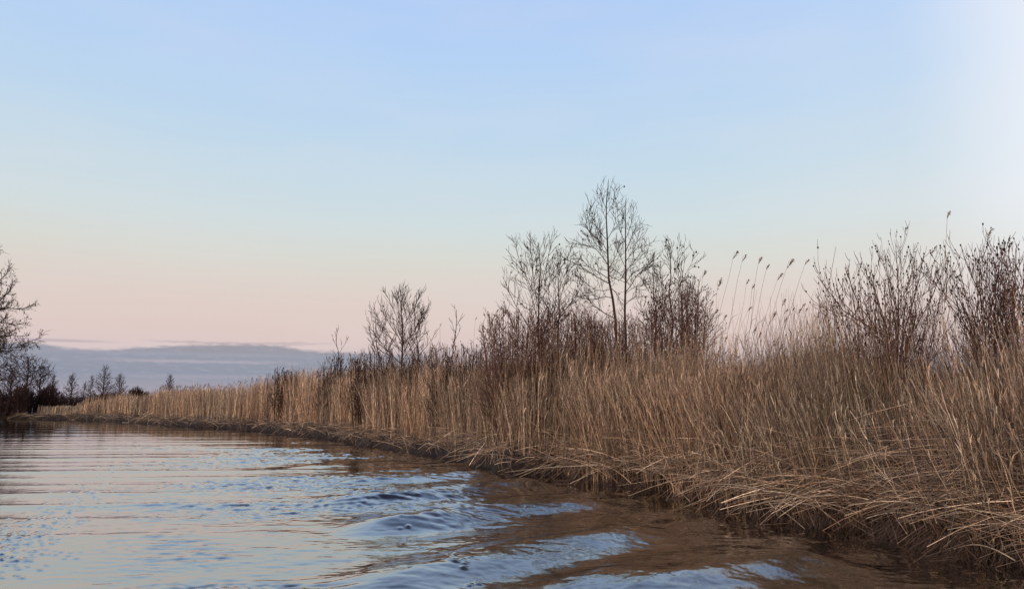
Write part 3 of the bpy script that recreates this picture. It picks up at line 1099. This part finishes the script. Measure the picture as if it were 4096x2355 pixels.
def finish_tree(name, cat, label, group, base, trunks, limbs, spec, mats, cone_n=0, cone_r=0.02, tsides=7, extra_part='cones', leafr=0.0):
    """trunks: list (pts, r0, r1); limbs: list (pts(KP), r0, r1, L)"""
    root = empty(name, base)
    tag(root, label, cat, group)
    A_ = Acc()
    for pts, r0, r1 in trunks:
        pr = resample(pts, 14)
        P = np.array([pr]) - np.array(base)
        R = np.linspace(1, 0, 14)[None] ** 0.8 * (r0 - r1) + r1
        A_.add(*tubes(P, R, tsides))
    A_.build('trunk' if spec.get('tree', True) else 'stems', mats[0], root)
    out = []
    for pts, r0, r1, L in limbs:
        out.append((pts, r0, r1))
        grow(out, pts, L, r0, 1, spec['levels'], spec)
    V, q_ = pieces(out, 3, base)
    mesh_np('crown', V, [q_], mats[1], root)
    if cone_n:
        fine = [b for b in out if b[1] <= spec['rmin'] * 1.6] or out
        tips = []
        for _ in range(cone_n):
            b_ = random.choice(fine)
            p, d = lerp_path(b_[0], random.uniform(0.4, 1.0))
            tips.append(p)
        V, Q_ = knobs(tips, cone_r, base, cone_r * 1.2 if extra_part == 'cones' else 0)
        o = mesh_np(extra_part, V, [Q_], M_cone, root)
        if cone_n > 1: o['kind'] = 'stuff'
    return root


def auto_tree(label, base_x, D, top, width_px, group, name='bare_tree', cat='tree', lean=0, t0=0.25, prof='oval', nl=16, spec=None,
              trunk_r=None, mats=None, cone_n=0, cone_r=0.02, zb=0.45, ang0=(0.9, 0.35), extra_trunk=None):
    b3 = at(base_x, 1500, D)
    base = (b3[0], b3[1], zb)
    t3 = at(top[0], top[1], D)
    Ht = t3[2] - zb
    Wd = width_px / F * D / 2
    r0 = trunk_r or Ht * 0.011
    pts = []
    for i in range(9):
        s = i / 8
        pts.append((base[0] + (t3[0] - base[0]) * s + random.gauss(0, 0.010) * Ht * (0 < i < 8), base[1] + random.gauss(0, 0.010) * Ht * (0 < i < 8), zb + Ht * s))
    rmin = spec['rmin']
    trunks = [(pts, r0, rmin)]
    limbs = []
    for i in range(nl):
        u = t0 + (0.985 - t0) * (i + random.random() * 0.7) / nl
        p, d = lerp_path(pts, u)
        v = (u - t0) / (1 - t0)
        if prof == 'cone':
            w = (1 - v) ** 0.9 * 0.95 + 0.06
        elif prof == 'wide':
            w = 0.35 + 0.9 * math.sin(math.pi * min(1, v * 0.75 + 0.2)) * (1 - 0.5 * v)
        else:
            w = 0.35 + 0.75 * math.sin(math.pi * (0.12 + 0.8 * (1 - v) * 0.75)) - 0.25 * v
        ang = ang0[0] + (ang0[1] - ang0[0]) * v
        az_ = i * 2.4 + random.random()
        dirv = (math.cos(az_) * math.sin(ang), math.sin(az_) * math.sin(ang), math.cos(ang))
        L = max(0.1 * Ht, Wd * w / max(0.45, math.sin(ang))) * random.uniform(0.8, 1.1)
        L = min(L, ((1 - u) * Ht * 0.85 + 0.03 * Ht) / max(0.5, math.cos(ang)))
        rl = max(rmin, r0 * (1 - u) * 0.5 + rmin * .6)
        lp = path(p, dirv, L, spec['wob'], spec['up'])
        limbs.append((lp, rl, rmin * 0.7, L))
    return finish_tree(name, cat, label, group, base, trunks, limbs, spec, mats or (M_bark, M_twig), cone_n, cone_r)


# --- main two-stemmed tree, limbs traced from its habit, spread in depth
DT = 22.0


def mp3(c, D=DT):
    return at(2150 + c[0] * 0.4808, 700 + c[1] * 0.4808, D)


def traced(pts, r0, r1, depth):
    n_ = len(pts)
    P = []
    for i, c in enumerate(pts):
        s = i / (n_ - 1)
        P.append(mp3(c, DT + depth * s))
    P = resample(P)
    L = sum(math.dist(P[i], P[i + 1]) for i in range(KP - 1))
    return (P, r0, r1, L)


TA = [(668, 1560), (655, 1400), (648, 1200), (640, 1090), (595, 910), (588, 760), (583, 600), (577, 450), (570, 330), (574, 200), (585, 110), (593, 35)]
TB = [(745, 1560), (735, 1400), (725, 1200), (727, 1050), (735, 880), (733, 700), (733, 600), (730, 450), (733, 300), (733, 215)]
ba = mp3((700, 1560))
base = (ba[0], ba[1], 0.45)
trA = [mp3(c) for c in TA]
trA[0] = (trA[0][0], trA[0][1], 0.45)
trB = [mp3(c, DT + 0.3) for c in TB]
trB[0] = (trB[0][0], trB[0][1], 0.45)
LIMBS = [
    ([(590, 900), (530, 870), (450, 820), (370, 765), (290, 720), (230, 700), (175, 668)], .022, 0.2),
    ([(588, 860), (500, 800), (430, 770), (370, 700), (330, 690)], .016, 1.1),
    ([(585, 745), (540, 680), (490, 620), (420, 590), (350, 580), (290, 560)], .018, -0.9),
    ([(583, 640), (550, 580), (510, 540), (440, 480), (400, 430), (355, 385)], .016, 0.8),
    ([(578, 540), (530, 490), (500, 440), (460, 400), (440, 340), (405, 285)], .014, -0.7),
    ([(583, 660), (520, 610), (460, 550), (420, 400), (445, 245)], .014, -1.2),
    ([(570, 370), (540, 300), (520, 200), (485, 130)], .010, 0.4),
    ([(572, 280), (535, 200), (525, 85)], .009, -0.4),
    ([(588, 790), (640, 700), (665, 640), (690, 560)], .014, -1.0),
    ([(585, 530), (630, 450), (650, 380), (650, 300)], .012, -0.8),
    ([(572, 340), (620, 260), (640, 170), (660, 108)], .010, 0.5),
    ([(574, 240), (600, 170), (612, 85)], .008, -0.3),
    ([(605, 950), (540, 965), (470, 950), (400, 900), (330, 830)], .014, 1.2),
    ([(625, 1020), (540, 1010), (450, 1050), (380, 1020), (280, 990)], .014, -0.9),
    ([(640, 1190), (560, 1150), (480, 1100), (430, 1040), (350, 960), (310, 850)], .020, 0.8),
    ([(600, 930), (660, 980), (690, 1060), (715, 1130)], .018, 0.2),
    ([(735, 970), (790, 900), (840, 810), (900, 770), (960, 710), (1000, 650)], .020, -0.4),
    ([(738, 985), (800, 930), (870, 925), (940, 900)], .012, 1.0),
    ([(735, 800), (800, 730), (860, 640), (900, 590), (940, 565)], .015, 0.9),
    ([(733, 640), (780, 520), (820, 430), (870, 405)], .013, -0.6),
    ([(733, 530), (770, 450), (790, 350), (803, 270)], .012, 0.6),
    ([(733, 570), (690, 480), (670, 380), (665, 225)], .013, -0.4),
    ([(730, 390), (700, 300), (700, 215)], .009, 0.5),
    ([(735, 780), (690, 680), (650, 600), (615, 540)], .013, 0.9),
    ([(727, 1080), (790, 1020), (850, 1010), (880, 1005)], .012, -0.7),
    ([(735, 720), (780, 650), (830, 560), (840, 480)], .012, -1.2),
    ([(735, 880), (690, 820), (640, 790), (610, 750)], .010, 1.2),
    ([(735, 900), (800, 800), (880, 770), (960, 760), (1010, 740)], .014, 1.2),
    ([(590, 830), (640, 860), (700, 880)], .008, -1.3),
    ([(585, 700), (545, 640), (530, 560), (520, 480)], .010, 1.3),
]
limbs = [traced(p, r * 0.85, .005, d * 1.3) for p, r, d in LIMBS]
SPEC_MAIN = dict(levels=2, n=[7.5, 5.0], lr=[0.42, 0.5], ang=0.62, wob=0.055, up=0.085, rmin=0.0064, lmin=0.24)
finish_tree('bare_tree', 'tree', 'tallest bare tree, twin-stemmed, rising from the middle of the thicket', 'bare trees behind the reeds',
            base, [(trA, 0.062, 0.006), (trB, 0.058, 0.006)], limbs, SPEC_MAIN, (M_bark, M_twig), 45, 0.024)

SPEC_T = dict(levels=2, n=[6.2, 4.6], lr=[0.5, 0.5], ang=0.65, wob=0.065, up=0.085, rmin=0.0068, lmin=0.2)
G = 'bare trees behind the reeds'
auto_tree('slim bare tree with a few dark cones, left of the tallest tree', 2150, 21.5, (2153, 968), 430, G, t0=0.35, nl=16, spec=SPEC_T, trunk_r=0.045, cone_n=40, cone_r=0.024)
auto_tree('small thin bare tree with cones between the slim tree and the tallest tree', 2228, 21, (2232, 1050), 230, G, t0=0.45, nl=12, spec=SPEC_T, trunk_r=0.035, cone_n=40, cone_r=0.024)
auto_tree('bare tree with spreading twigs just right of the tallest tree', 2650, 21.5, (2674, 982), 300, G, t0=0.38, nl=15, spec=SPEC_T, trunk_r=0.04, cone_n=60, cone_r=0.025)
auto_tree('small forked bare tree low between the tallest tree and its right neighbour', 2625, 20.5, (2618, 1085), 240, G, t0=0.4, nl=13, spec=SPEC_T, trunk_r=0.04, cone_n=60, cone_r=0.022)
SPEC_M = dict(levels=2, n=[5.5, 4.0], lr=[0.48, 0.5], ang=0.52, wob=0.05, up=0.08, rmin=0.0090, lmin=0.25)
auto_tree('rounded bare tree standing alone in the middle of the bank', 1610, 33, (1605, 1165), 330, G, t0=0.2, nl=26, spec=SPEC_M, trunk_r=0.06, prof='oval', ang0=(1.15, 0.3), cone_n=20, cone_r=0.03)
auto_tree('narrow bare tree touching the right side of the rounded lone tree', 1668, 34, (1660, 1225), 150, G, t0=0.3, nl=12, spec=SPEC_M, trunk_r=0.045, cone_n=12, cone_r=0.03)
auto_tree('short bare tree leaning out left of the rounded lone tree', 1560, 34, (1500, 1275), 170, G, t0=0.3, nl=12, spec=SPEC_M, trunk_r=0.04)
auto_tree('thin wispy sapling leaning right above the reeds', 1795, 29, (1826, 1238), 80, G, name='sapling', t0=0.5, nl=7, spec=dict(SPEC_M, n=[3, 3, 2]), trunk_r=0.03)
auto_tree('small wispy sapling above the dark low shrub at left', 1358, 41, (1350, 1318), 90, G, name='sapling', t0=0.35, nl=9, spec=dict(SPEC_M, rmin=0.008, n=[2.6, 3, 2]), trunk_r=0.04)


def shrub(label, x0, x1, D, tops, n, spec, mats=(M_twigred, M_twigred), group=None, zb=0.4, bud=0, bud_r=0.012, spread=0.35, name='bare_shrub',
          r0=0.014, base_frac=0.3, part='buds', depth=0.8, hold=0.0, bow=0.75, traced=()):
    """many stems from a narrow base fanning to a given top line; tops: list of (x, y) in the photo"""
    cx_ = (x0 + x1) / 2
    b3 = at(cx_, 1500, D)
    base = (b3[0], b3[1], zb)
    tx = np.array([t_[0] for t_ in tops]); ty = np.array([t_[1] for t_ in tops])
    root = empty(name, base)
    tag(root, label, 'shrub', group)
    stems_, out = [], []
    for i in range(n):
        X_ = random.uniform(x0, x1)
        bx_ = cx_ + (X_ - cx_) * base_frac
        Yp = np.interp(X_, tx, ty) + abs(random.gauss(0, 1)) * 60 * 12 / D
        Dd = D + random.uniform(-depth, depth)
        p0 = at(bx_, 1500, D + (Dd - D) * 0.3)
        p1 = at(X_, Yp, Dd)
        p0 = (p0[0] + random.gauss(0, .05), p0[1], zb)
        out_x = p1[0] - p0[0]
        K_ = 8
        pts = []
        for j in range(K_):
            s = j / (K_ - 1)
            pts.append((p0[0] + out_x * (max(0.0, (s - hold) / (1 - hold)) ** bow) + random.gauss(0, .015) * (0 < j), p0[1] + (p1[1] - p0[1]) * s + random.gauss(0, .02) * (0 < j), p0[2] + (p1[2] - p0[2]) * (s ** 1.15)))
        L = math.dist(pts[0], pts[-1])
        r_ = r0 * random.uniform(0.6, 1.2)
        kp = resample(pts)
        stems_.append((kp, r_, spec['rmin'] * 0.9))
        grow(out, kp, L, r_, 1, spec['levels'], spec)
    for tp in traced:
        dz_ = random.uniform(-depth, depth)
        P = [at(p[0], p[1], D + dz_ * i / (len(tp) - 1)) for i, p in enumerate(tp)]
        P = [(base[0], base[1], zb)] + P
        L = sum(math.dist(P[i], P[i + 1]) for i in range(len(P) - 1))
        kp = resample(P)
        stems_.append((kp, r0 * 1.5, spec['rmin']))
        grow(out, kp, L, r0 * 1.3, 1, spec['levels'], spec)
    if name == 'far_thicket':           # reads as one mass: a single object
        bpy.data.objects.remove(root)
        V, q_ = pieces(stems_ + out, 3, base)
        o = mesh_np(name, V, [q_], mats[0])
        o.location = base
        tag(o, label, 'thicket', None, 'stuff')
        return o
    V, q_ = pieces(stems_, 4, base)
    mesh_np('stems', V, [q_], mats[0], root)
    V, q_ = pieces(out, 3, base)
    mesh_np('twigs', V, [q_], mats[1], root)
    if bud:
        tips = []
        al = out + stems_
        for _ in range(bud):
            b_ = random.choice(al)
            u = 1.0 if random.random() < 0.45 else random.choice([0.9, 0.8, 0.65, 0.5])
            p, d = lerp_path(b_[0], min(u, 0.999))
            tips.append(p)
        V, Q_ = knobs(tips, bud_r, base)
        o = mesh_np(part, V, [Q_], M_cone if part == 'buds' else M_plume, root)
        o['kind'] = 'stuff'
    return root


SP_R = dict(levels=2, n=[4.0, 3.6], lr=[0.34, 0.45], ang=0.75, wob=0.07, up=0.28, rmin=0.0046, lmin=0.16)
GS = 'bare shrubs behind the reeds'
shrub('large fan-shaped bare shrub with dark knobbly buds, left of the frame-edge shrubs', 3240, 3800, 12.6,
      [(3240, 1120), (3340, 1095), (3400, 1070), (3460, 1070), (3540, 1035), (3590, 975), (3640, 1010), (3680, 1000), (3720, 1030), (3780, 1080), (3830, 1110)],
      20, SP_R, group=GS, bud=1100, bud_r=0.014, base_frac=0.10, hold=0.3, bow=0.62,
      traced=[[(3250 + a_ * .378, 900 + b_ * .378) for a_, b_ in l_] for l_ in (
          [(830, 1400), (760, 1180), (600, 1060), (450, 980), (250, 860), (100, 720), (50, 640), (50, 540)],
          [(830, 1300), (700, 1050), (560, 900), (430, 820), (350, 700), (345, 450)],
          [(800, 1300), (620, 1080), (450, 990), (350, 985), (230, 1000), (120, 920), (0, 830)],
          [(830, 1350), (690, 1150), (520, 980), (380, 900), (200, 800), (130, 620)],
          [(860, 1300), (780, 1000), (690, 800), (600, 640), (570, 400)],
          [(900, 1300), (920, 1000), (900, 700), (915, 480), (880, 340), (880, 200)],
          [(920, 1300), (850, 900), (800, 600), (760, 430), (760, 260)],
          [(950, 1200), (960, 900), (1000, 700), (1080, 480), (1105, 260)],
          [(950, 1200), (1040, 900), (1130, 600), (1180, 300)],
          [(960, 1300), (1120, 1050), (1250, 800), (1340, 620), (1430, 340)],
          [(900, 1350), (720, 950), (640, 700), (620, 460)])])
shrub('upright bare shrub with budded shoots, second from the right edge', 3860, 4030, 11.8,
      [(3800, 1120), (3860, 1060), (3910, 975), (3940, 970), (3990, 1000), (4030, 1030)], 13, SP_R, group=GS, bud=700, bud_r=0.014, base_frac=0.12, hold=0.3, bow=0.62,
      traced=[[(3000 + a_ * .522, 800 + b_ * .522) for a_, b_ in l_] for l_ in (
          [(1790, 1250), (1790, 950), (1790, 800), (1730, 640), (1690, 480), (1640, 430)],
          [(1750, 1200), (1690, 960), (1580, 800), (1450, 720), (1390, 640), (1330, 560)],
          [(1790, 1000), (1860, 760), (1920, 560), (1930, 410)],
          [(1790, 900), (1780, 640), (1760, 500), (1755, 390)],
          [(1770, 1150), (1650, 950), (1520, 820), (1470, 640), (1515, 440)],
          [(1790, 1100), (1680, 820), (1620, 600), (1580, 430)])])
shrub('bare shrub with long straight shoots cut by the right edge of the view', 3990, 4230, 11.2,
      [(3990, 1060), (4015, 985), (4060, 985), (4110, 1030), (4230, 1070)], 12, SP_R, group=GS, bud=500, bud_r=0.014, base_frac=0.15, hold=0.3, bow=0.62,
      traced=[[(3000 + a_ * .522, 800 + b_ * .522) for a_, b_ in l_] for l_ in (
          [(2015, 1300), (2015, 950), (2020, 780), (1990, 580), (1950, 370)],
          [(2020, 1100), (2020, 800), (2050, 600), (2035, 370)],
          [(2020, 1000), (2060, 800), (2120, 640), (2150, 420)])])
SP_T = dict(levels=2, n=[4.0, 4.2], lr=[0.34, 0.42], ang=0.65, wob=0.15, up=0.09, rmin=0.0055, lmin=0.12)
shrub('broad rusty bare shrub full of withered leaves at the left end of the thicket', 1920, 2190, 21,
      [(1915, 1330), (1945, 1255), (2000, 1230), (2080, 1260), (2190, 1240)], 46, SP_T, group=GS, bud=1100, bud_r=0.018, part='withered_leaves')
shrub('dense low shrub in front of the slim bare tree', 2110, 2420, 20.5,
      [(2110, 1290), (2200, 1240), (2300, 1230), (2420, 1270)], 62, SP_T, group=GS, bud=1000, bud_r=0.017, part='withered_leaves')
shrub('dense low shrub round the foot of the tallest tree', 2340, 2620, 20.5,
      [(2340, 1270), (2450, 1270), (2530, 1275), (2620, 1240)], 62, SP_T, group=GS, bud=700, bud_r=0.015, part='withered_leaves')
shrub('upright dark-budded shrub at the right end of the thicket', 2600, 2840, 19.5,
      [(2600, 1220), (2680, 1160), (2760, 1120), (2800, 1150), (2840, 1230)], 44, SP_T, group=GS, bud=900, bud_r=0.017)
SP_F = dict(levels=2, n=[2.8, 3.2], lr=[0.32, 0.4], ang=0.6, wob=0.13, up=0.12, rmin=0.0085, lmin=0.14)
shrub('rusty shrub filling the gap between the leaning sapling and the thicket', 1700, 1960, 27,
      [(1700, 1400), (1760, 1375), (1850, 1380), (1960, 1370)], 34, SP_F, (M_twig, M_twig), GS, bud=300, bud_r=0.02, base_frac=0.8)
shrub('dark low shrub under the rounded lone tree', 1400, 1620, 34,
      [(1400, 1440), (1480, 1400), (1550, 1405), (1620, 1420)], 36, SP_F, (M_twig, M_twig), GS, bud=250, bud_r=0.024, base_frac=0.85)
shrub('dark low shrub at the foot of the small wispy sapling', 1270, 1440, 41,
      [(1270, 1465), (1310, 1430), (1370, 1425), (1440, 1425)], 34, dict(SP_F, rmin=0.010), (M_twig, M_twig), GS, bud=250, bud_r=0.028, base_frac=0.85)
shrub('dark low shrub farthest left above the tan reeds', 1070, 1260, 48,
      [(1070, 1500), (1100, 1470), (1150, 1475), (1190, 1475), (1260, 1500)], 30, dict(SP_F, rmin=0.011), (M_twig, M_twig), GS, bud=200, bud_r=0.03, base_frac=0.9)
shrub('rusty low shrub right of the narrow bare tree', 1620, 1760, 32,
      [(1620, 1430), (1680, 1400), (1760, 1390)], 24, SP_F, (M_twig, M_twig), GS, bud=150, bud_r=0.022, base_frac=0.85)

# far conical trees and the dark wood beyond the bend
FM = (M_fartwig, M_fartwig)
GF = 'small far trees beyond the bend'
SPEC_C = dict(levels=2, n=[3.0, 3.0], lr=[0.38, 0.45], ang=0.7, wob=0.10, up=0.05, rmin=0.022, lmin=0.3)
for lab, x_, y_, w_, D_, tr in [
    ('tallest pointed far tree in the row beyond the bend', 420, 1468, 130, 118, .11),
    ('pointed far tree right of the tallest in the row', 482, 1500, 110, 120, .09),
    ('lone pointed far tree just above the tan reeds', 680, 1502, 95, 112, .09),
    ('broad pointed far tree left in the row beyond the bend', 290, 1500, 105, 110, .10),
    ('thin faint far tree between the broad pointed one and the tallest', 367, 1508, 70, 130, .07),
    ('dark twin-topped far tree nearest the edge of the wood', 216, 1506, 90, 105, .10),
    ('small faint far tree close behind the reeds in the row', 340, 1535, 40, 132, .06),
]:
    auto_tree(lab, x_, D_, (x_, y_), w_, GF, t0=0.12, prof='cone', nl=70, spec=SPEC_C, trunk_r=tr, mats=FM, ang0=(1.35, 0.6))
SPEC_L = dict(levels=3, n=[2.6, 2.6, 2.2], lr=[0.42, 0.5, 0.5], ang=0.7, wob=0.14, up=0.05, rmin=0.02, lmin=0.3)
for lab, x_, y_, w_, D_ in [
    ('rounded bare far tree right of the big overhanging tree', 115, 1430, 150, 92),
    ('bushy bare far tree standing behind the pale reed clump', 165, 1468, 100, 96),
    ('bare far tree half hidden by the big overhanging tree', 50, 1470, 130, 94),
]:
    auto_tree(lab, x_, D_, (x_, y_), w_, GF, t0=0.2, prof='wide', nl=30, spec=SPEC_L, trunk_r=0.12, mats=FM)
SP_W = dict(levels=2, n=[2.4, 2.0], lr=[0.38, 0.45], ang=0.6, wob=0.12, up=0.08, rmin=0.028, lmin=0.3)
GW = 'far dark thickets'
for lab, xa, xb, D_, tops, n_ in [
    ('dark thicket at the far left edge under the big tree', -60, 110, 90, [(-60, 1545), (30, 1570), (110, 1535)], 70),
    ('dark thicket behind the pale reed clump', 90, 270, 95, [(90, 1550), (150, 1575), (200, 1540), (240, 1570), (270, 1600)], 70),
    ('dark low thicket under the row of pointed far trees', 250, 420, 108, [(250, 1585), (340, 1588), (420, 1575)], 55),
    ('dark rounded far shrub rising between two swells of reeds', 515, 595, 100, [(515, 1562), (550, 1552), (595, 1575)], 40),
    ('low dim thicket behind the reeds right of the tallest pointed tree', 400, 540, 112, [(400, 1575), (470, 1570), (540, 1580)], 40),
]:
    shrub(lab, xa, xb, D_, tops, int(n_ * 2.2), SP_W, FM, GW, base_frac=0.95, r0=0.05, depth=2.5, name='far_thicket')

# big overhanging tree at the left edge: trunk just outside the view
DB = 80.0
bb = at(-150, 1500, DB)
base = (bb[0], bb[1], 0.4)
tr_ = [at(-150, 1660, DB), at(-130, 1500, DB), at(-140, 1300, DB), at(-120, 1150, DB + .5), at(-130, 1000, DB), at(-110, 850, DB), at(-120, 700, DB)]
tr_[0] = base
BL = [([(-140, 1230), (-60, 1190), (0, 1200), (45, 1160), (52, 1115)], .11),
      ([(-130, 1290), (-60, 1260), (0, 1225), (60, 1240), (110, 1232), (140, 1215)], .10),
      ([(-120, 1310), (-40, 1285), (20, 1290), (60, 1300), (100, 1290)], .09),
      ([(-140, 1420), (-50, 1390), (0, 1395), (50, 1392), (90, 1372), (140, 1360), (165, 1350)], .08),
      ([(-140, 1400), (-60, 1370), (0, 1350), (50, 1340), (90, 1345)], .08),
      ([(-140, 1450), (-50, 1395), (40, 1405), (80, 1440), (110, 1450)], .09),
      ([(-130, 1130), (-60, 1110), (-10, 1130), (30, 1090), (38, 1060)], .09),
      ([(-130, 1050), (-70, 1010), (-20, 1000), (12, 1000)], .06),
      ([(-130, 950), (-80, 900), (-50, 860), (-40, 800)], .06),
      ([(-150, 1480), (-80, 1450), (-20, 1460), (30, 1480), (60, 1490)], .08),
      ([(-150, 1500), (-80, 1490), (-20, 1500), (20, 1520)], .07),
      ([(-140, 1350), (-90, 1330), (-30, 1340), (20, 1370)], .07),
      ([(-150, 1300), (-250, 1220), (-330, 1200)], .1),
      ([(-150, 1150), (-240, 1060), (-300, 1000)], .1),
      ([(-150, 1400), (-260, 1350), (-350, 1340)], .1)]
limbs = []
for pts, r_ in BL:
    dpt = random.uniform(-2.5, 2.5)
    P = resample([at(p[0], p[1], DB + dpt * i / (len(pts) - 1)) for i, p in enumerate(pts)])
    L = sum(math.dist(P[i], P[i + 1]) for i in range(KP - 1))
    limbs.append((P, r_, 0.03, L))
SPEC_B = dict(levels=3, n=[6.0, 4.2, 3.0], lr=[0.26, 0.48, 0.5], ang=0.75, wob=0.16, up=0.06, rmin=0.017, lmin=0.4)
finish_tree('bare_tree', 'tree', 'big overhanging bare tree cut by the left edge of the view', 'bare trees behind the reeds', base,
            [(tr_, 0.4, 0.05)], limbs, SPEC_B, (M_bark, M_twig), 900, 0.06)
print('objects', len(bpy.data.objects))
